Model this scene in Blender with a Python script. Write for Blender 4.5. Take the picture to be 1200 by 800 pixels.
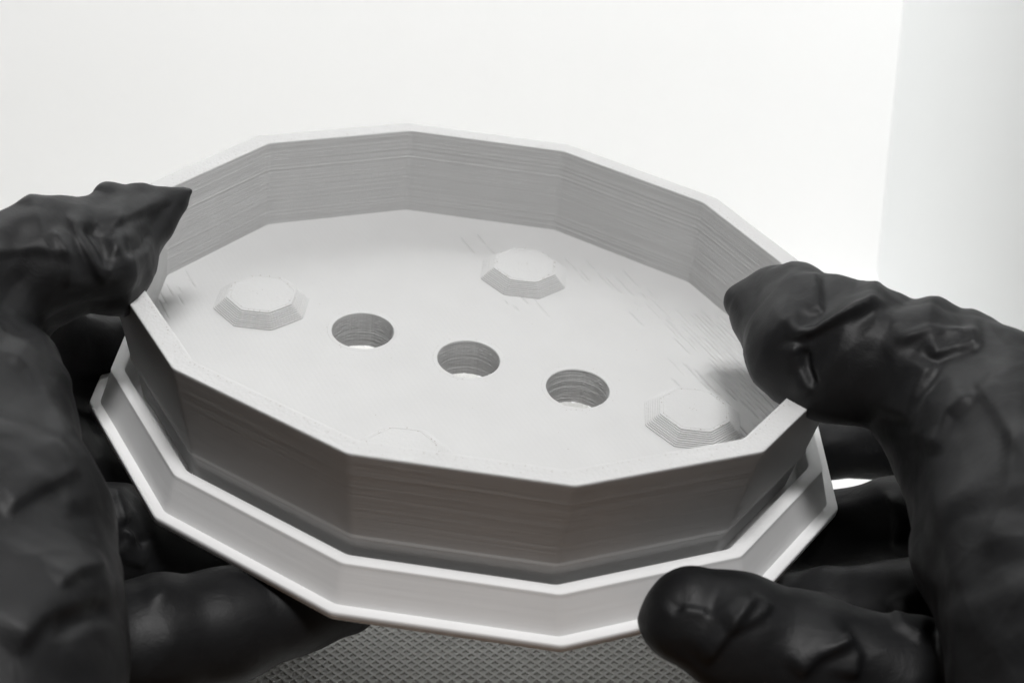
import bpy, bmesh, math, random
import numpy as np
from mathutils import Vector, Matrix, noise

for o in list(bpy.data.objects):
    bpy.data.objects.remove(o, do_unlink=True)
scene = bpy.context.scene
COL = scene.collection
random.seed(7)
rng = np.random.default_rng(11)

# ------------------------------------------------------------------ camera
PITCH = math.radians(22.0)
CAM_H = 0.197
FPX = 1714.5                       # focal length in photo pixels (1200 wide)
cam_d = bpy.data.cameras.new('camera')
cam = bpy.data.objects.new('camera', cam_d)
COL.objects.link(cam)
cam.location = (0, 0, CAM_H)
cam.rotation_euler = (math.pi / 2 - PITCH, 0, 0)
cam_d.sensor_width = 36.0
cam_d.lens = FPX / 1200 * 36.0
cam_d.clip_start = 0.01
cam_d.clip_end = 20
cam_d.dof.use_dof = True
cam_d.dof.focus_distance = 0.328
cam_d.dof.aperture_fstop = 19.0
scene.camera = cam

# ------------------------------------------------------------------ world (dim room in front of the light box)
world = bpy.data.worlds.new('World')
scene.world = world
world.use_nodes = True
bgn = world.node_tree.nodes['Background']
bgn.inputs['Color'].default_value = (1.0, 0.84, 0.70, 1)
bgn.inputs['Strength'].default_value = 0.03

# ------------------------------------------------------------------ lamps: the overhead LED panel, and an unseen one added for the back wall
def area(name, loc, rot, sx, sy, power, col):
    d = bpy.data.lights.new(name, 'AREA')
    d.shape = 'RECTANGLE'; d.size = sx; d.size_y = sy
    d.energy = power; d.color = col
    o = bpy.data.objects.new(name, d); COL.objects.link(o)
    o.location = loc; o.rotation_euler = rot
    return o
def aim(o, target):
    o.rotation_euler = (Vector(target) - o.location).to_track_quat('-Z', 'Y').to_euler()
LD = math.radians(29.5)
aim(area('front_lamp', (0.06, 0.30 - 0.68 * math.sin(LD), 0.09 + 0.68 * math.cos(LD)), (0, 0, 0), 0.17, 0.13, 3.85, (1.0, 0.993, 0.99)), (0, 0.30, 0.09))
area('backdrop_fill', (-0.23, 0.395, 0.60), (math.radians(90), 0, math.radians(-2)), 0.56, 0.06, 7.6, (0.99, 1.0, 1.0))  # unseen, added to brighten the back wall

vs = scene.view_settings
vs.view_transform = 'Standard'; vs.look = 'None'; vs.exposure = 0.0; vs.gamma = 1.0
vs.use_curve_mapping = False
scene.render.engine = 'CYCLES'

# ------------------------------------------------------------------ frames
CP, SP = math.cos(PITCH), math.sin(PITCH)
CAM2W = np.array([[1, 0, 0], [0, -SP, CP], [0, -CP, -SP]])   # columns: image right, image down, forward
CAMPOS = np.array([0, 0, CAM_H])
def at(px, py, d):
    """photo pixel + distance along the optical axis -> world point"""
    return CAMPOS + CAM2W @ np.array([(px - 600) / FPX * d, (py - 400) / FPX * d, d])
def to_px(P):
    c = (P - CAMPOS) @ CAM2W
    return 600 + FPX * c[:, 0] / c[:, 2], 400 + FPX * c[:, 1] / c[:, 2], c[:, 2]

# ------------------------------------------------------------------ helpers
def link(name, me, mat, parent=None, smooth=False):
    o = bpy.data.objects.new(name, me); COL.objects.link(o)
    if mat: me.materials.append(mat)
    if parent: o.parent = parent
    if smooth: me.polygons.foreach_set('use_smooth', np.ones(len(me.polygons), bool))
    return o
def mesh_np(name, v, f):
    v = np.asarray(v, np.float32); f = np.asarray(f, np.int32)
    me = bpy.data.meshes.new(name)
    me.vertices.add(len(v)); me.vertices.foreach_set('co', v.ravel())
    n = f.shape[1]
    me.loops.add(f.size); me.loops.foreach_set('vertex_index', f.ravel())
    me.polygons.add(len(f)); me.polygons.foreach_set('loop_start', np.arange(0, f.size, n, dtype=np.int32))
    try: me.polygons.foreach_set('loop_total', np.full(len(f), n, np.int32))
    except Exception: pass
    me.update(calc_edges=True); me.validate()
    return me
def mesh_py(name, v, f):
    me = bpy.data.meshes.new(name); me.from_pydata([tuple(map(float, p)) for p in v], [], f); me.update()
    return me
def tag(o, label=None, cat=None, group=None, kind=None):
    if label: o['label'] = label
    if cat: o['category'] = cat
    if group: o['group'] = group
    if kind: o['kind'] = kind
    return o

# ------------------------------------------------------------------ materials
def newmat(name):
    m = bpy.data.materials.new(name); m.use_nodes = True
    nt = m.node_tree; b = nt.nodes['Principled BSDF']
    return m, nt, b
def N(nt, t, **kw):
    n = nt.nodes.new(t)
    for k, v in kw.items():
        if k in n.inputs: n.inputs[k].default_value = v
        else: setattr(n, k, v)
    return n
def ramp(nt, src, p0, c0, p1, c1):
    r = nt.nodes.new('ShaderNodeValToRGB')
    r.color_ramp.elements[0].position = p0; r.color_ramp.elements[0].color = c0
    r.color_ramp.elements[1].position = p1; r.color_ramp.elements[1].color = c1
    nt.links.new(src, r.inputs['Fac']); return r
def plastic(name, col, layer=0.0, stretch=(60, 60, 2600), stipple=0.0, rough=0.58):
    """light grey filament: colour almost even, fine relief of extruded strands"""
    m, nt, b = newmat(name)
    tc = nt.nodes.new('ShaderNodeTexCoord')
    n2 = N(nt, 'ShaderNodeTexNoise', Scale=90.0, Detail=4.0)
    nt.links.new(tc.outputs['Object'], n2.inputs['Vector'])
    r = ramp(nt, n2.outputs['Fac'], 0.3, (*[c * 0.965 for c in col], 1), 0.75, (*col, 1))
    nt.links.new(r.outputs['Color'], b.inputs['Base Color'])
    b.inputs['Roughness'].default_value = rough
    b.inputs['Specular IOR Level'].default_value = 0.25
    last = None
    if layer > 0:
        mp = nt.nodes.new('ShaderNodeMapping'); mp.inputs['Scale'].default_value = stretch
        nt.links.new(tc.outputs['Object'], mp.inputs['Vector'])
        n1 = N(nt, 'ShaderNodeTexNoise', Scale=1.0, Detail=3.0, Roughness=0.65)
        nt.links.new(mp.outputs['Vector'], n1.inputs['Vector'])
        bp = N(nt, 'ShaderNodeBump', Strength=layer, Distance=0.0002)
        nt.links.new(n1.outputs['Fac'], bp.inputs['Height']); last = bp
    if stipple > 0:
        n3 = N(nt, 'ShaderNodeTexVoronoi', Scale=1500.0)
        nt.links.new(tc.outputs['Object'], n3.inputs['Vector'])
        bp2 = N(nt, 'ShaderNodeBump', Strength=stipple, Distance=0.00012)
        nt.links.new(n3.outputs['Distance'], bp2.inputs['Height'])
        if last: nt.links.new(last.outputs['Normal'], bp2.inputs['Normal'])
        last = bp2
    if last: nt.links.new(last.outputs['Normal'], b.inputs['Normal'])
    return m
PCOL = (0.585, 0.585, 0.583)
LCOL = (0.93, 0.93, 0.928)  # lip and flange, lightened to stand in for the stronger light on them
M_wall = plastic('plastic_layered', PCOL, 0.9, (10, 10, 3600))
M_outer = plastic('plastic_outside', PCOL, 0.5, (20, 20, 2200))
M_floor = plastic('plastic_top_skin', PCOL, 0.12, (500, 500, 500))
M_rim = plastic('plastic_rim', PCOL, 0.15, (900, 900, 900), 0.35)
M_ring = plastic('plastic_lip_lit', LCOL, 0.12, (60, 60, 1800))
M_sleeve = plastic('plastic_hole', PCOL, 0.5, (80, 80, 2400))
M_pit_shade, nt, b = newmat('pit_shade')  # grey-brown tone painted for the shade inside tiny pits
b.inputs['Base Color'].default_value = (0.30, 0.27, 0.24, 1); b.inputs['Roughness'].default_value = 0.7

def glove_mat():
    m, nt, b = newmat('black_nitrile')
    tc = nt.nodes.new('ShaderNodeTexCoord')
    n0 = N(nt, 'ShaderNodeTexNoise', Scale=60.0, Detail=5.0, Roughness=0.6)
    nt.links.new(tc.outputs['Object'], n0.inputs['Vector'])
    r = ramp(nt, n0.outputs['Fac'], 0.3, (0.008, 0.0082, 0.009, 1), 0.75, (0.012, 0.0122, 0.013, 1))
    nt.links.new(r.outputs['Color'], b.inputs['Base Color'])
    rr = ramp(nt, n0.outputs['Fac'], 0.3, (0.45,) * 3 + (1,), 0.75, (0.60,) * 3 + (1,))
    nt.links.new(rr.outputs['Color'], b.inputs['Roughness'])
    b.inputs['Specular IOR Level'].default_value = 0.26
    n1 = N(nt, 'ShaderNodeTexNoise', Scale=170.0, Detail=3.0, Roughness=0.55, Distortion=1.2)
    nt.links.new(tc.outputs['Object'], n1.inputs['Vector'])
    n2 = N(nt, 'ShaderNodeTexNoise', Scale=2600.0, Detail=1.0)
    nt.links.new(tc.outputs['Object'], n2.inputs['Vector'])
    b1 = N(nt, 'ShaderNodeBump', Strength=0.12, Distance=0.0012)
    nt.links.new(n1.outputs['Fac'], b1.inputs['Height'])
    b2 = N(nt, 'ShaderNodeBump', Strength=0.25, Distance=0.0001)
    nt.links.new(n2.outputs['Fac'], b2.inputs['Height'])
    nt.links.new(b1.outputs['Normal'], b2.inputs['Normal'])
    nt.links.new(b2.outputs['Normal'], b.inputs['Normal'])
    return m
M_glove = glove_mat()

def wall_mat(name, col):
    m, nt, b = newmat(name)
    tc = nt.nodes.new('ShaderNodeTexCoord')
    n0 = N(nt, 'ShaderNodeTexNoise', Scale=14.0, Detail=3.0)
    nt.links.new(tc.outputs['Object'], n0.inputs['Vector'])
    r = ramp(nt, n0.outputs['Fac'], 0.2, (*[c * 0.985 for c in col], 1), 0.8, (*col, 1))
    nt.links.new(r.outputs['Color'], b.inputs['Base Color'])
    b.inputs['Roughness'].default_value = 0.75
    b.inputs['Specular IOR Level'].default_value = 0.26
    return m
M_white = wall_mat('white_box_sheet', (0.90, 0.90, 0.895))
M_white2 = wall_mat('white_box_side', (0.92, 0.935, 0.935))
M_table = wall_mat('dark_wood_table', (0.125, 0.08, 0.052))
def mat_mat(name, c0, c1):
    m, nt, b = newmat(name)
    tc = nt.nodes.new('ShaderNodeTexCoord')
    n0 = N(nt, 'ShaderNodeTexNoise', Scale=420.0, Detail=3.0)
    nt.links.new(tc.outputs['Object'], n0.inputs['Vector'])
    r = ramp(nt, n0.outputs['Fac'], 0.3, (*c0, 1), 0.7, (*c1, 1))
    nt.links.new(r.outputs['Color'], b.inputs['Base Color'])
    b.inputs['Roughness'].default_value = 0.6
    return m
M_mat = mat_mat('rubber_mat', (0.66, 0.66, 0.64), (0.72, 0.72, 0.70))
M_rib = mat_mat('rubber_mat_ribs', (0.76, 0.76, 0.74), (0.82, 0.82, 0.80))

# ------------------------------------------------------------------ setting: inside of the light box
YW, XR, XL, HB, RC = 0.55, 0.1452, -0.42, 0.56, 0.006
def struct(name, v, f, mat, smooth=False):
    o = link(name, mesh_py(name, v, f), mat, smooth=smooth); o['kind'] = 'structure'; return o
struct('table_top', [(-0.7, -0.6, -0.004), (0.7, -0.6, -0.004), (0.7, 0.30, -0.004), (-0.7, 0.30, -0.004)], [(0, 1, 2, 3)], M_table)
struct('floor', [(XL, 0.25, 0), (XR, 0.25, 0), (XR, YW - RC, 0), (XL, YW - RC, 0)], [(0, 1, 2, 3)], M_white)
prof = [(YW - RC + RC * math.sin(t), RC - RC * math.cos(t)) for t in np.linspace(0, math.pi / 2, 7)] + [(YW, HB)]
V = [(x, y, z) for y, z in prof for x in (XL, XR)]
struct('back_wall', V, [(2 * i, 2 * i + 1, 2 * i + 3, 2 * i + 2) for i in range(len(prof) - 1)], M_white, True)
struct('right_wall', [(XR, YW, 0), (XR, 0.20, 0), (XR, 0.20, HB), (XR, YW, HB)], [(0, 1, 2, 3)], M_white2)

# ------------------------------------------------------------------ the textured mat under the hands
mat_root = bpy.data.objects.new('table_mat', None); COL.objects.link(mat_root)
tag(mat_root, 'grey rubber mat with a raised diamond mesh, lying below the tray', 'mat')
MX0, MX1, MY0, MY1, MT = -0.38, 0.085, 0.248, 0.535, 0.003
bm = bmesh.new()
bmesh.ops.create_cube(bm, size=1.0, matrix=Matrix.Translation(((MX0 + MX1) / 2, (MY0 + MY1) / 2, MT / 2)) @ Matrix.Diagonal((MX1 - MX0, MY1 - MY0, MT, 1)))
bmesh.ops.bevel(bm, geom=list(bm.edges), offset=0.0008, segments=2, affect='EDGES')
me = bpy.data.meshes.new('base'); bm.to_mesh(me); bm.free()
link('base', me, M_mat, mat_root)
def ribs():
    V, F = [], []
    pit = 0.0020
    cx, cy = (MX0 + MX1) / 2, (MY0 + MY1) / 2
    for si, ang in enumerate((math.radians(47), math.radians(-47))):
        d = np.array([math.cos(ang), math.sin(ang)]); n = np.array([-d[1], d[0]])
        for k in range(-230, 231):
            c = np.array([cx, cy]) + n * k * pit
            t0, t1 = -1e9, 1e9
            for ax, lo, hi in ((0, MX0 + .001, MX1 - .001), (1, MY0 + .001, MY1 - .001)):
                a, bb = sorted(((lo - c[ax]) / d[ax], (hi - c[ax]) / d[ax]))
                t0, t1 = max(t0, a), min(t1, bb)
            if t1 - t0 < 0.003: continue
            z1 = MT + 0.00032 + si * 0.00003; z0 = MT - 0.0003
            base = len(V)
            for t in (t0, t1):
                p = c + d * t
                for off, z in ((-0.00075, z0), (-0.00030, z1), (0.00030, z1), (0.00075, z0)):
                    q = p + n * off; V.append((q[0], q[1], z))
            b0 = base
            F += [(b0, b0 + 4, b0 + 5, b0 + 1), (b0 + 1, b0 + 5, b0 + 6, b0 + 2), (b0 + 2, b0 + 6, b0 + 7, b0 + 3)]
    return mesh_py('mesh_ribs', V, F)
tag(link('mesh_ribs', ribs(), M_rib, mat_root), kind='stuff')

# ------------------------------------------------------------------ the printed tray (all sizes in mm, local axes: u long axis, v short axis)
R0 = 70.0
ASP = 1.1973
AA = -0.2516
PH = -1.3150
FIT_R = np.array([[0.9937069, 0.06203815, 0.09326231], [0.11198426, -0.56861811, -0.81494354], [0.00247305, 0.82025893, -0.57198704]])
FIT_T = np.array([-0.1130937, -0.2199812, 4.69174436]) * R0 * 0.001
Rz = np.array([[math.cos(AA), -math.sin(AA), 0], [math.sin(AA), math.cos(AA), 0], [0, 0, 1]])
TR = CAM2W @ FIT_R @ Rz
TP = CAMPOS + CAM2W @ FIT_T
MW = Matrix.Identity(4)
for i in range(3):
    for j in range(3): MW[i][j] = TR[i, j] * 0.001
    MW[i][3] = TP[i]
tray = bpy.data.objects.new('printed_tray', None); COL.objects.link(tray)
tray.matrix_world = MW
bpy.context.view_layer.update()
tag(tray, 'pale grey twelve-sided plastic tray with three holes and octagonal studs, held by gloved hands', 'tray')
def tpart(name, me, mat, parent=None, smooth=False):
    # mesh data in mm; children inherit the mm scale of the empty
    o = link(name, me, mat, None, smooth); o.parent = parent or tray
    return o
# textures use object coordinates (mm), so scale the plastic mappings back to metres
for m in (M_wall, M_outer, M_floor, M_rim, M_ring, M_sleeve):
    nt = m.node_tree
    tc = [n for n in nt.nodes if n.type == 'TEX_COORD'][0]
    mp = nt.nodes.new('ShaderNodeMapping'); mp.inputs['Scale'].default_value = (0.001,) * 3
    outs = [l.to_socket for l in nt.links if l.from_node == tc]
    for l in [l for l in nt.links if l.from_node == tc]: nt.links.remove(l)
    nt.links.new(tc.outputs['Object'], mp.inputs['Vector'])
    for s in outs: nt.links.new(mp.outputs['Vector'], s)

DODE = []
for i in range(12):
    a = PH + i * math.pi / 6 - AA
    DODE.append(np.array([R0 * ASP * math.cos(a), R0 * math.sin(a)]))
CORNER = 7
def outline(scale, cut=1.0, off=0.0):
    pts = []
    P = [p * scale for p in DODE]
    for i in range(12):
        p, a, c = P[i], P[i - 1], P[(i + 1) % 12]
        da = (a - p) / np.linalg.norm(a - p); dc = (c - p) / np.linalg.norm(c - p)
        s, e = p + da * cut, p + dc * cut
        for k in range(CORNER):
            t = k / (CORNER - 1)
            q = (1 - t) ** 2 * s + 2 * t * (1 - t) * p + t * t * e
            pts.append(q + (q / np.linalg.norm(q)) * off)
    # a few points along every straight side so that layers can wander
    out = []
    n = len(pts)
    for i in range(n):
        out.append(pts[i])
        if i % CORNER == CORNER - 1:
            for t in (0.2, 0.4, 0.6, 0.8): out.append(pts[i] * (1 - t) + pts[(i + 1) % n] * t)
    return np.array(out)
NP = len(outline(1))
def loft(rows):
    """rows: list of (outline points, z) or (points, z array)"""
    V = np.concatenate([np.column_stack([p, np.broadcast_to(z, NP)]) for p, z in rows])
    F = []
    for r in range(len(rows) - 1):
        a = r * NP
        for i in range(NP):
            j = (i + 1) % NP
            F.append((a + i, a + j, a + NP + j, a + NP + i))
    return V, np.array(F)
def walk(n, s):
    x = rng.normal(0, 1, n); return x * s
def layered(s0, z0, s1, z1, step, amp, cut=1.0):
    rows = []
    n = max(2, int(abs(z1 - z0) / step))
    for k in range(n + 1):
        t = k / n
        jit = amp * (0.4 if k % 2 else -0.4) + 0.9 * rng.normal(0, amp) + 0.8 * (rng.normal(0, amp * 2.2) if rng.random() < 0.05 else 0)
        wob = rng.normal(0, amp * 0.35, NP)
        wob = (wob + np.roll(wob, 1) + np.roll(wob, -1)) / 3
        p = outline(s0 + (s1 - s0) * t, cut)
        nrm = p / np.linalg.norm(p, axis=1)[:, None]
        edge = 0 if k in (0, n) else 1
        rows.append((p + nrm * ((jit + wob) * edge)[:, None], z0 + (z1 - z0) * t))
    return rows
ZF = -23.9
S_IN, S_INF = 0.9377, 0.9419
# wall: outside, tapering down to the groove, and the inside
V, F = loft(layered(1.0, -0.55, 0.954, -23.2, 0.42, 0.009) + [(outline(0.9555), -23.6), (outline(0.9545), -24.3), (outline(0.944), -25.2), (outline(0.926), -34.2)])
V2, F2 = loft(layered(S_INF, ZF - 0.6, S_IN, -0.5, 0.24, 0.030))
tpart('outer_wall', mesh_np('outer_wall', V, F), M_outer)
tpart('inner_wall', mesh_np('inner_wall', V2, F2), M_wall)
# rim: flat top with softly rounded edges, walked over by tiny pits
rows = [(outline(1.0), -0.55), (outline(1.0), -0.16), (outline(1.0, off=-0.05), -0.05), (outline(1.0, off=-0.18), 0.0)]
s_list = np.linspace(0.993, 0.945, 9)
for s in s_list: rows.append((outline(s), rng.normal(0, 0.015, NP)))
rows += [(outline(S_IN, off=0.18), 0.0), (outline(S_IN, off=0.05), -0.05), (outline(S_IN), -0.16), (outline(S_IN), -0.5)]
tpart('rim', mesh_np('rim', *loft(rows)), M_rim)

# floor skin: strands run at 45 degrees, open slits between some of them are real grooves
HOLE_R = 7.35
HOLES = [(-26.7, 0.0), (0.0, 0.0), (26.7, 0.0)]
BOSS = [(-53.0, 0.0), (0.6, 41.0), (53.8, 0.0), (-0.8, -41.0)]
def inside(u, v, s):
    # point in the scaled dodecagon
    ok = np.ones(u.shape, bool)
    for i in range(12):
        a, b_ = DODE[i] * s, DODE[(i + 1) % 12] * s
        ok &= ((b_[0] - a[0]) * (v - a[1]) - (b_[1] - a[1]) * (u - a[0])) >= 0
    return ok
def plate(name, z, ws, ss, depth, mat, s_out, hole_pad, smooth=False):
    c = math.sqrt(0.5)
    S, W = np.meshgrid(ss, ws, indexing='ij')
    U = c * S + c * W; Vv = -c * S + c * W
    Z = z + (depth if depth is not None else 0 * S)
    ni, nj = S.shape
    idx = np.arange(ni * nj).reshape(ni, nj)
    q = np.stack([idx[:-1, :-1], idx[1:, :-1], idx[1:, 1:], idx[:-1, 1:]], -1).reshape(-1, 4)
    uc = U.ravel()[q].mean(1); vc = Vv.ravel()[q].mean(1)
    keep = inside(uc, vc, s_out)
    for hx, hy in HOLES: keep &= (uc - hx) ** 2 + (vc - hy) ** 2 > (HOLE_R + hole_pad) ** 2
    q = q[keep]
    used = np.unique(q); remap = np.full(ni * nj, -1); remap[used] = np.arange(len(used))
    P = np.column_stack([U.ravel(), Vv.ravel(), np.broadcast_to(Z, S.shape).ravel()])[used]
    return tpart(name, mesh_np(name, P, remap[q]), mat, smooth=smooth)
PIT = 1.2
lines = np.arange(-78, 78, PIT)
ws = np.concatenate([[c_ - 0.11, c_, c_ + 0.11, c_ + PIT * 0.5] for c_ in lines])
ss = np.arange(-86, 86, 0.7)
depth = np.zeros((len(ss), len(ws)))
def patch_density(u, v):
    e = lambda cu, cv, ru, rv: math.exp(-(((u - cu) / ru) ** 2 + ((v - cv) / rv) ** 2))
    d = 1.6 * e(70, 22, 17, 20) + 0.8 * e(46, 38, 15, 7) + 0.55 * e(20, 48, 14, 6) + 0.4 * e(-14, 53, 8, 6) + 0.42 * e(-72, -4, 5, 9)
    d += 0.5 * e(5, 26, 6, 4) + 0.55 * e(14, -42, 8, 6)  + 0.5 * e(74, -8, 6, 12)
    return d
c7 = math.sqrt(0.5)
for li, w in enumerate(lines):
    s = -86.0
    while s < 86:
        L = rng.uniform(1.5, 9)
        u, v = c7 * (s + L / 2) + c7 * w, -c7 * (s + L / 2) + c7 * w
        d = patch_density(u, v)
        if d > 0.16 and rng.random() < min(0.93, d):
            m = (ss >= s) & (ss <= s + L)
            depth[m, li * 4 + 1] = -rng.uniform(0.2, 0.6) * min(1.2, 0.6 + d * 0.4)
        s += L + rng.uniform(0.4, 2.5)
# strands are very slightly crowned everywhere
depth[:, 3::4] += 0.012
plate('floor_skin', ZF, ws, ss, depth, M_floor, S_INF + 0.004, 0.35)
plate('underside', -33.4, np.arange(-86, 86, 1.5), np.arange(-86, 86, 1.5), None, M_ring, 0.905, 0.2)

# hole sleeves with visible layers, and the flat collar round each
def sleeve_mesh(seed):
    r = np.random.default_rng(seed)
    n = 64
    V, F = [], []
    prof = [(HOLE_R + 1.1, ZF - 0.01), (HOLE_R + 1.0, ZF + 0.03), (HOLE_R + 0.12, ZF + 0.03), (HOLE_R, ZF - 0.1)]
    z = ZF - 0.25
    while z > -33.5:
        prof.append((HOLE_R + r.normal(0, 0.024) - 0.02, z)); z -= r.uniform(0.12, 0.24)
    prof.append((HOLE_R - 0.1, -33.5))
    for k, (rad, zz) in enumerate(prof):
        wob = r.normal(0, 0.02, n) if k > 4 else np.zeros(n)
        for i in range(n):
            a = 2 * math.pi * i / n
            rr = rad + wob[i] + (0.10 if (k > 4 and i in (16, 17)) else 0)
            V.append((rr * math.cos(a), rr * math.sin(a), zz))
    for k in range(len(prof) - 1):
        for i in range(n):
            j = (i + 1) % n
            F.append((k * n + i, (k + 1) * n + i, (k + 1) * n + j, k * n + j))
    return mesh_py('hole_sleeve', V, F)
for i, (hx, hy) in enumerate(HOLES):
    o = tpart('hole_sleeve', sleeve_mesh(20 + i), M_sleeve); o.location = (hx, hy, 0)

# octagonal studs built of stepped layers
def boss_mesh(seed):
    r = np.random.default_rng(seed)
    V, F = [], []
    nl = 9; H = 3.0; r0, r1 = 11.7, 8.6
    def oct_(rad, z, cut=0.5):
        o = []
        P = [np.array([rad * math.cos(math.pi / 8 + i * math.pi / 4), rad * math.sin(math.pi / 8 + i * math.pi / 4)]) for i in range(8)]
        for i in range(8):
            p = P[i]; a = P[i - 1] - p; c = P[(i + 1) % 8] - p
            a /= np.linalg.norm(a); c /= np.linalg.norm(c)
            for t in (0, 0.5, 1):
                q = (1 - t) ** 2 * (p + a * cut) + 2 * t * (1 - t) * p + t * t * (p + c * cut)
                o.append((q[0], q[1], z))
        return o
    rings = [oct_(r0 + 0.05, ZF - 0.2)]
    for k in range(nl):
        rad = r0 + (r1 - r0) * k / (nl - 1) + r.normal(0, 0.03)
        z0, z1 = ZF + H * k / nl, ZF + H * (k + 1) / nl
        rings += [oct_(rad - 0.10, z0 + 0.01), oct_(rad, z0 + 0.09), oct_(rad, z1 - 0.07), oct_(rad - 0.10, z1 - 0.01)]
    rings += [oct_(r1 - 0.75, ZF + H), oct_(r1 - 0.85, ZF + H - 0.07), oct_(r1 - 0.95, ZF + H), oct_(r1 * 0.55, ZF + H + 0.01)]
    n = 24
    for g in rings: V += g
    for k in range(len(rings) - 1):
        for i in range(n):
            j = (i + 1) % n
            F.append((k * n + i, k * n + j, (k + 1) * n + j, (k + 1) * n + i))
    F.append(tuple((len(rings) - 1) * n + i for i in range(n)))
    return mesh_py('stud', V, F)
for i, (bx, by) in enumerate(BOSS):
    o = tpart('stud', boss_mesh(40 + i), M_rim); o.location = (bx, by, 0); o.rotation_euler = (0, 0, -AA)

# groove, outer lip and flange
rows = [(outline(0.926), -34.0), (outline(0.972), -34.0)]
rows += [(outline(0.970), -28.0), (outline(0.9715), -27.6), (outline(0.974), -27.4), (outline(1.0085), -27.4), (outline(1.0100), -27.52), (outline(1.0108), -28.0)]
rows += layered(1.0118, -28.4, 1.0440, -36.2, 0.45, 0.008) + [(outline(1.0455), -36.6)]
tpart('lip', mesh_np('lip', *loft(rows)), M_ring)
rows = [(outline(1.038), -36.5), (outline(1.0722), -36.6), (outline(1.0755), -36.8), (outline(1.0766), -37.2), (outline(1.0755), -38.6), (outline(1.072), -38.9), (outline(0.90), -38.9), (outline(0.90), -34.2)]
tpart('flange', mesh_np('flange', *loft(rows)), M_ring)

# tiny flat dark discs, painted shade of surface pits and pin holes
def specks():
    V, F = [], []
    def disc(u, v, z, r):
        b0 = len(V); a0 = rng.uniform(0, 6)
        sx = rng.uniform(0.6, 1.6)
        for i in range(6):
            V.append((u + r * sx * math.cos(a0 + i * math.pi / 3), v + r * math.sin(a0 + i * math.pi / 3), z))
        F.append(tuple(range(b0, b0 + 6)))
    for bx, by in BOSS:
        for i in range(26):
            a = rng.uniform(0, 2 * math.pi); rad = 7.6 + rng.normal(0, 0.25)
            disc(bx + rad * math.cos(a), by + rad * math.sin(a), ZF + 3.035, rng.uniform(0.07, 0.16))
        for i in range(7): disc(bx + rng.normal(0, 0.8), by + rng.normal(0, 0.8), ZF + 3.045, rng.uniform(0.05, 0.10))
    for hx, hy in HOLES:
        for i in range(16):
            a = rng.uniform(0, 2 * math.pi)
            rad = HOLE_R + 0.8 + abs(rng.normal(0, 0.5)); disc(hx + rad * math.cos(a), hy + rad * math.sin(a), ZF + 0.06, rng.uniform(0.05, 0.11))
    for i in range(46):
        a = rng.uniform(0, 2 * math.pi); k = math.sqrt(rng.uniform(0, 0.8))
        disc(70 * k * math.cos(a), 56 * k * math.sin(a), ZF + 0.03, rng.uniform(0.04, 0.10))
    # pin holes along the rim
    per = np.concatenate([np.linspace(DODE[i], DODE[(i + 1) % 12], 34, endpoint=False) for i in range(12)])
    for p in per:
        if rng.random() < 0.62:
            q = p * (0.951 + rng.normal(0, 0.002)); disc(q[0] + rng.normal(0, .1), q[1] + rng.normal(0, .1), 0.055, rng.uniform(0.06, 0.13))
        if rng.random() < 0.42:
            q = p * rng.uniform(0.955, 0.99); disc(q[0], q[1] + rng.normal(0, .3), 0.06, rng.uniform(0.05, 0.10))
    return mesh_py('pit_shade_discs', V, F)
tag(tpart('pit_shade_discs', specks(), M_pit_shade), kind='stuff')

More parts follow.
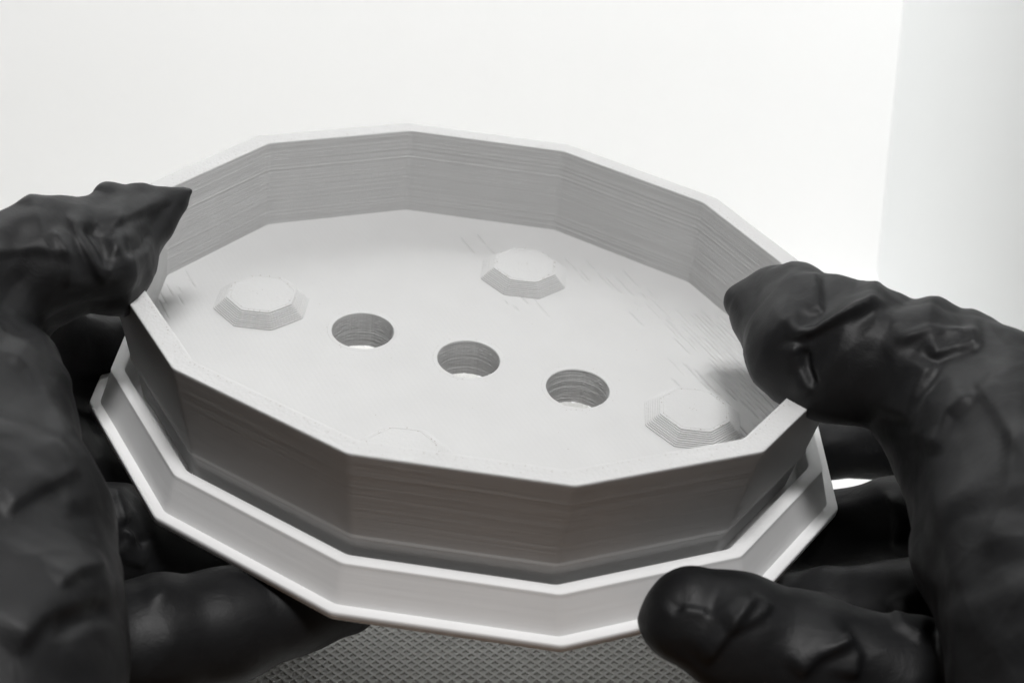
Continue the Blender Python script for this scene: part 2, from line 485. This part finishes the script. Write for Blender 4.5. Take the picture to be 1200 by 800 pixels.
# ------------------------------------------------------------------ gloved hands: one continuous skin each
VOX = 0.54e-3
def sdf_hand(chains):
    """chains: list of (points [(px,py,d,r_mm)], k_self, k_union).  returns verts, quads (world)"""
    prim = []
    for pts, ks, ku in chains:
        w = [(at(x, y, d), r * 0.001) for x, y, d, r in pts]
        prim.append((w, ks * 0.001, ku * 0.001))
    allp = np.array([p for w, _, _ in prim for p, _ in w]); rad = max(r for w, _, _ in prim for _, r in w)
    lo = allp.min(0) - rad - 0.006; hi = allp.max(0) + rad + 0.006
    dims = np.ceil((hi - lo) / VOX).astype(int) + 1
    G = np.full(dims, 0.02, np.float32)
    ax = [lo[i] + VOX * np.arange(dims[i], dtype=np.float32) for i in range(3)]
    def smin(a, b_, k):
        h = np.clip(k - np.abs(a - b_), 0, None) / k
        return np.minimum(a, b_) - h * h * k * 0.25
    for w, ks, ku in prim:
        cp = np.array([p for p, _ in w]); cr = max(r for _, r in w)
        a0 = np.maximum(0, np.floor((cp.min(0) - cr - 0.016 - lo) / VOX).astype(int)); a1 = np.minimum(dims, np.ceil((cp.max(0) + cr + 0.016 - lo) / VOX).astype(int) + 1)
        sl = tuple(slice(a0[i], a1[i]) for i in range(3))
        X = ax[0][sl[0]][:, None, None]; Y = ax[1][sl[1]][None, :, None]; Z = ax[2][sl[2]][None, None, :]
        D = None
        segs = [(w[i], w[i + 1]) for i in range(len(w) - 1)] or [(w[0], w[0])]
        for (pa, ra), (pb, rb) in segs:
            ab = pb - pa; L2 = float(ab @ ab) + 1e-12
            h = np.clip(((X - pa[0]) * ab[0] + (Y - pa[1]) * ab[1] + (Z - pa[2]) * ab[2]) / L2, 0, 1)
            d = np.sqrt((X - pa[0] - h * ab[0]) ** 2 + (Y - pa[1] - h * ab[1]) ** 2 + (Z - pa[2] - h * ab[2]) ** 2) - (ra + h * (rb - ra))
            D = d if D is None else smin(D, d, ks)
        G[sl] = smin(G[sl], D.astype(np.float32), ku)
    # surface nets
    s = G < 0
    c = np.zeros(tuple(n - 1 for n in dims), np.int8)
    for i in (0, 1):
        for j in (0, 1):
            for k in (0, 1):
                c += s[i:dims[0] - 1 + i, j:dims[1] - 1 + j, k:dims[2] - 1 + k]
    act = np.argwhere((c > 0) & (c < 8))
    acc = np.zeros((len(act), 3)); cnt = np.zeros(len(act))
    corners = [(i, j, k) for i in (0, 1) for j in (0, 1) for k in (0, 1)]
    vals = {cc: G[act[:, 0] + cc[0], act[:, 1] + cc[1], act[:, 2] + cc[2]] for cc in corners}
    for cc in corners:
        for axx in range(3):
            if cc[axx]: continue
            c2 = list(cc); c2[axx] = 1; c2 = tuple(c2)
            a, b_ = vals[cc], vals[c2]; m = (a < 0) != (b_ < 0)
            t = np.where(m, a / np.where(m, a - b_, 1), 0)
            p = np.tile(np.array(cc, float), (len(act), 1)); p[:, axx] = t
            acc[m] += p[m]; cnt[m] += 1
    verts = lo + VOX * (act + acc / cnt[:, None])
    idx = np.full(c.shape, -1, np.int64); idx[tuple(act.T)] = np.arange(len(act))
    quads = []
    for axx in range(3):
        u, v = (axx + 1) % 3, (axx + 2) % 3
        a = [slice(1, -1)] * 3; b_ = [slice(1, -1)] * 3
        a[axx] = slice(0, -1); b_[axx] = slice(1, None)
        A, B = s[tuple(a)], s[tuple(b_)]
        for flip, mask in ((False, A & ~B), (True, ~A & B)):
            e = np.argwhere(mask)
            off = np.ones(3, int); off[axx] = 0
            e = e + off
            def cell(du, dv):
                q = e.copy(); q[:, u] -= du; q[:, v] -= dv
                return idx[tuple(q.T)]
            q = np.stack([cell(1, 1), cell(0, 1), cell(0, 0), cell(1, 0)], 1)
            if flip: q = q[:, ::-1]
            quads.append(q)
    quads = np.concatenate(quads)
    quads = quads[(quads >= 0).all(1)]
    return verts, quads
def vnoise(P):
    i = np.floor(P).astype(np.int64); f = P - i; f = f * f * (3 - 2 * f)
    def hsh(a, b_, c):
        h = (a * 374761393 + b_ * 668265263 + c * 2147483647 + 12345) & 0xffffffff
        h = ((h ^ (h >> 13)) * 1274126177) & 0xffffffff
        return ((h ^ (h >> 16)) & 0xffff) / 32767.5 - 1
    out = 0
    for x in (0, 1):
        for y in (0, 1):
            for z in (0, 1):
                w = (f[:, 0] if x else 1 - f[:, 0]) * (f[:, 1] if y else 1 - f[:, 1]) * (f[:, 2] if z else 1 - f[:, 2])
                out = out + w * hsh(i[:, 0] + x, i[:, 1] + y, i[:, 2] + z)
    return out
def crumple(P, seed, axis, n=7, lo=38, hi=105, k=0.10):
    r = np.random.default_rng(seed); h = np.zeros(len(P))
    for i in range(n):
        d = np.array(axis) + r.normal(0, 0.55, 3); d /= np.linalg.norm(d)
        f = r.uniform(lo, hi); o3 = r.uniform(0, 50, 3)
        w = 0.42 * vnoise(P * 45 + o3) + 0.05 * vnoise(P * 150 + o3)
        t = (P @ d) * f + r.uniform(0, 9) + w
        tri = np.abs((t % 1) - 0.5) * 2
        tri = np.sqrt(tri * tri + 0.0015)
        m = np.clip((vnoise(P * r.uniform(28, 60) + o3 * 2) + 0.12) / 0.45, 0, 1)
        h += (tri - 0.5) * m * m * (3 - 2 * m) * k / f
    return h
def seg_dist(px, py, line):
    best = np.full(px.shape, 1e9); par = np.zeros(px.shape); side = np.zeros(px.shape)
    L = [0]
    for a, b_ in zip(line[:-1], line[1:]): L.append(L[-1] + math.hypot(b_[0] - a[0], b_[1] - a[1]))
    for i, (a, b_) in enumerate(zip(line[:-1], line[1:])):
        dx, dy = b_[0] - a[0], b_[1] - a[1]; l2 = dx * dx + dy * dy
        t = np.clip(((px - a[0]) * dx + (py - a[1]) * dy) / l2, 0, 1)
        ex, ey = px - a[0] - t * dx, py - a[1] - t * dy
        d = np.hypot(ex, ey); m = d < best
        best = np.where(m, d, best); par = np.where(m, (L[i] + t * math.sqrt(l2)) / L[-1], par)
        side = np.where(m, np.sign(dx * ey - dy * ex), side)
    return best, par, side
def hand(name, chains, strokes, seed, label):
    v, q = sdf_hand(chains)
    me = mesh_np(name, v, q)
    me2 = me; o = link(name, me2, None)
    n = len(me2.vertices)
    co = np.empty(n * 3, np.float32); me2.vertices.foreach_get('co', co); co = co.reshape(-1, 3).astype(float)
    nr = np.empty(n * 3, np.float32); me2.vertex_normals.foreach_get('vector', nr); nr = nr.reshape(-1, 3).astype(float)
    px, py, dd = to_px(co)
    view = (CAMPOS - co); view /= np.linalg.norm(view, axis=1)[:, None]
    facing = np.clip(((nr * view).sum(1) + 0.25) / 0.6, 0, 1); facing = facing * facing * (3 - 2 * facing)
    disp = np.zeros(n)
    for st in strokes:
        kind, amp, w, line = st[:4]
        d0, d1 = st[4] if len(st) > 4 else (0, 9)
        dist, par, side = seg_dist(px, py, line)
        tap = np.clip(np.minimum(par, 1 - par) / 0.22, 0, 1); tap = tap * tap * (3 - 2 * tap)
        g = np.exp(-(dist / w) ** 2)
        if kind == 'f': g = g * side * dist / w * 1.6
        elif kind == 'a': g = np.exp(-(dist / np.where(side > 0, w * 0.62, w * 2.1)) ** 2)
        elif kind == 'v': g = g - 0.75 * np.exp(-((dist - 1.9 * w) / (1.1 * w)) ** 2)   # valley with raised shoulders
        ok = (dd > d0) & (dd < d1)
        disp += 1.25 * amp * 0.001 * g * tap * facing * ok
    # loose rubber: broad soft undulation
    off = Vector((seed * 3.1, seed * 1.7, seed * 0.9))
    br = vnoise(co * 55 + np.array(off))
    # creases bunch on the thumb joints, the ball and heel of the hand are drawn smoother
    th = np.clip((500 - py) / 90, 0, 1)
    ax_t = (1.0, 0.15, -0.25) if seed == 1 else (-1.0, 0.25, 0.2)
    ax_p = (0.25, 0.8, 0.55) if seed == 1 else (-0.25, 0.8, 0.55)
    disp += 0.0005 * br
    disp += th * (1.0 if seed == 1 else 0.72) * (0.72 * crumple(co, 100 + seed, ax_t, 6, 34, 85, 0.12) + 0.4 * crumple(co, 200 + seed, ax_t, 6, 100, 210, 0.11))
    disp += (1 - th) * (0.34 * crumple(co, 300 + seed, ax_p, 5, 18, 45, 0.10) + 0.22 * crumple(co, 400 + seed, ax_p, 6, 80, 180, 0.10))
    if seed == 1: disp *= np.clip((222 - px) / 30, 0.12, 1)   # the slack tip stays thin
    co = co + nr * disp[:, None]
    me2.vertices.foreach_set('co', co.astype(np.float32).ravel()); me2.update()
    me2.materials.clear(); me2.materials.append(M_glove)
    me2.polygons.foreach_set('use_smooth', np.ones(len(me2.polygons), bool))
    tag(o, label, 'hand', 'gloved hands holding the tray')
    return o

left_chains = [
    # wrist, heel of the hand, ball of the thumb
    ([(-75, 1030, .235, 25), (-38, 900, .245, 24), (-16, 760, .255, 23), (-32, 620, .268, 22.5), (-52, 490, .283, 20), (-66, 400, .293, 18.5)], 8, 8),
    # thumb
    ([(-90, 370, .292, 16), (-20, 328, .297, 13.8), (50, 312, .303, 12.4), (105, 303, .308, 11.0), (145, 278, .314, 7.4)], 5, 4),
    # slack pointed end of the glove thumb
    ([(138, 274, .314, 7.0), (172, 257, .318, 5.0), (200, 239, .322, 2.6), (223, 224, .324, 0.6)], 3, 3),
    ([(116, 262, .312, 6.5), (128, 239, .314, 3.2), (165, 233, .319, 2.0), (214, 226, .323, 0.8)], 3, 2),
    ([(126, 312, .310, 8.5), (154, 297, .314, 5.0), (182, 270, .319, 3.0)], 4, 4),
    ([(150, 282, .315, 6.0), (188, 264, .320, 3.0), (211, 240, .323, 1.0)], 3, 2.5),
    # palm
    ([(-110, 480, .318, 15), (-100, 600, .305, 16), (-70, 740, .285, 17)], 10, 10),
    ([(-40, 760, .262, 20), (-100, 620, .295, 17)], 10, 10),
    ([(-70, 400, .305, 17), (-40, 430, .322, 15)], 8, 8),
    ([(-60, 470, .330, 13), (60, 478, .352, 11)], 6, 4),
    # fingers under the tray: index, middle, ring, little
    ([(-110, 430, .322, 13), (5, 412, .338, 13.0), (70, 412, .350, 12.0), (118, 418, .356, 11.5), (165, 480, .368, 9.5), (250, 530, .376, 8.5), (310, 550, .380, 7.8)], 3, 2),
    ([(-105, 520, .315, 13), (10, 520, .332, 13.0), (95, 545, .352, 12.0), (200, 600, .358, 10.0), (300, 650, .355, 8.2)], 3, 2),
    ([(-95, 620, .300, 13), (40, 628, .310, 12.6), (130, 632, .326, 11.5), (250, 670, .338, 9.8), (330, 690, .340, 8.4)], 3, 2),
    ([(-60, 760, .283, 13), (90, 768, .288, 12.5), (180, 750, .296, 12.2), (265, 733, .303, 11.6), (345, 708, .309, 10.0), (402, 697, .313, 8.6)], 3, 2),
]
TH = (0, .335)
left_strokes = [
    ('a', 1.3, 9, [(80, 244), (100, 290), (116, 322), (130, 334)], TH),
    ('a', -1.0, 9, [(100, 256), (116, 286), (128, 318)], TH),
    ('a', 0.8, 11, [(142, 262), (134, 300), (124, 334)], TH),
    ('a', 0.7, 14, [(-10, 292), (40, 288), (95, 300)], TH),
    ('a', 0.7, 9, [(60, 262), (78, 300), (80, 345)], TH),
    ('a', 0.9, 7, [(128, 262), (165, 246), (208, 228)], (0, .34)),
    ('a', -0.9, 9, [(140, 300), (165, 290), (188, 268)], (0, .34)),
    ('a', 0.9, 12, [(-5, 402), (30, 432), (60, 480), (75, 520)], (0, .30)),
    ('a', 0.9, 16, [(0, 600), (40, 572), (90, 548)], (0, .29)),
    ('a', 1.1, 18, [(10, 770), (45, 722), (110, 695), (148, 705)], (0, .28)),
    ('a', -0.9, 14, [(60, 745), (100, 725), (140, 720)], (0, .28)),
    ('a', 0.8, 12, [(60, 690), (90, 668), (130, 660)], (0, .28)),
    ('a', 0.8, 16, [(50, 500), (75, 545), (85, 610)], (0, .29)),
    ('a', 1.1, 7, [(128, 570), (142, 605), (160, 640)], (.28, .4)),
    ('a', -1.0, 6, [(140, 612), (156, 622), (172, 645)], (.28, .4)),
    ('a', 0.8, 9, [(135, 640), (150, 655), (175, 662)], (.28, .4)),
    ('a', 0.9, 18, [(165, 705), (215, 685), (280, 690)], (.27, .4)),
    ('a', 0.7, 14, [(320, 768), (362, 740), (378, 718)], (.27, .4)),
]
hand('gloved_hand', left_chains, left_strokes, 1, 'black-gloved hand at the left rim, thumb ending in a slack pointed tip')

right_chains = [
    ([(1375, 1030, .235, 25), (1325, 900, .245, 26), (1282, 760, .256, 24), (1230, 630, .272, 22.5), (1185, 530, .288, 20), (1125, 468, .302, 16.5)], 8, 8),
    # thumb
    ([(1135, 470, .297, 16.5), (1068, 430, .301, 13.6), (1005, 414, .304, 12.0), (950, 402, .308, 11.4), (922, 386, .312, 9.2)], 5, 4),
    ([(935, 362, .315, 7.0), (900, 350, .320, 4.0), (872, 348, .324, 1.8), (862, 348, .325, 1.0)], 4, 7),
    ([(925, 402, .311, 8.2), (898, 382, .318, 4.4), (872, 358, .323, 2.0)], 4, 7),
    ([(970, 356, .311, 6.3), (938, 338, .316, 4.5), (905, 333, .320, 3.0)], 4, 7),
    ([(942, 422, .307, 9.0), (962, 448, .303, 7.0)], 4, 7),
    # palm
    ([(1290, 520, .318, 14), (1290, 640, .305, 15), (1290, 780, .285, 16)], 10, 10),
    ([(1275, 780, .262, 20), (1300, 650, .295, 16)], 10, 10),
    # fingers: index, middle, ring, little
    ([(1265, 505, .335, 11.5), (1160, 512, .352, 10.5), (1055, 516, .364, 9.4), (930, 528, .374, 8.8), (840, 540, .378, 8.0)], 3, 2),
    ([(1275, 590, .318, 12), (1170, 605, .326, 11.0), (1060, 607, .334, 9.8), (940, 620, .345, 9.0), (850, 635, .352, 8.2)], 3, 2),
    ([(1300, 690, .302, 12), (1180, 720, .306, 11.5), (1070, 718, .311, 10.8), (960, 718, .318, 9.8), (880, 707, .325, 8.4)], 3, 2),
    ([(1300, 830, .282, 13), (1180, 835, .282, 13.2), (1060, 806, .283, 13.0), (950, 772, .283, 12.6), (862, 743, .282, 11.6), (812, 725, .281, 9.7)], 3, 2),
]
TH = (0, .345)
right_strokes = [
    ('a', 2.0, 9, [(918, 392), (945, 390), (985, 374), (1045, 348)], TH),
    ('a', -1.3, 10, [(925, 384), (955, 378), (995, 362), (1030, 346)], TH),
    ('a', 0.9, 8, [(962, 366), (958, 345), (954, 314)], TH),
    ('a', 1.0, 8, [(952, 462), (936, 432), (930, 398)], TH),
    ('a', -1.0, 7, [(958, 455), (946, 430), (944, 405)], TH),
    ('a', 0.9, 12, [(1045, 402), (1085, 386), (1155, 390)], (0, .33)),
    ('a', -0.7, 11, [(1050, 390), (1085, 378), (1150, 384)], (0, .33)),
    ('a', 1.1, 9, [(1085, 420), (1120, 406), (1155, 398)], (0, .33)),
    ('a', 1.2, 14, [(1060, 500), (1078, 455), (1095, 420)], (0, .32)),
    ('a', 1.2, 14, [(1088, 535), (1110, 485), (1145, 455)], (0, .32)),
    ('a', 0.8, 18, [(1140, 440), (1172, 480), (1205, 540)], (0, .31)),
    ('a', 0.8, 24, [(1196, 480), (1188, 570), (1160, 660)], (0, .30)),
    ('a', 0.7, 22, [(1095, 540), (1115, 640), (1140, 780)], (0, .29)),
    ('a', 1.3, 10, [(822, 782), (852, 742), (890, 692)], (.25, .30)),
    ('a', -0.8, 9, [(785, 722), (800, 704), (830, 708), (838, 726)], (.25, .30)),
    ('a', 0.8, 10, [(850, 742), (885, 724), (908, 702)], (.25, .30)),
    ('a', 1.1, 12, [(930, 795), (958, 768), (1005, 745)], (.25, .31)),
    ('a', 1.0, 10, [(1000, 800), (1004, 768), (988, 738)], (.25, .31)),
    ('a', 1.0, 10, [(1038, 695), (1055, 730), (1090, 750)], (.25, .33)),
    ('a', 0.8, 8, [(1038, 572), (1052, 610), (1048, 652)], (.30, .36)),
]
hand('gloved_hand', right_chains, right_strokes, 2, 'black-gloved hand at the right rim, one fingertip pressed on the front flange')
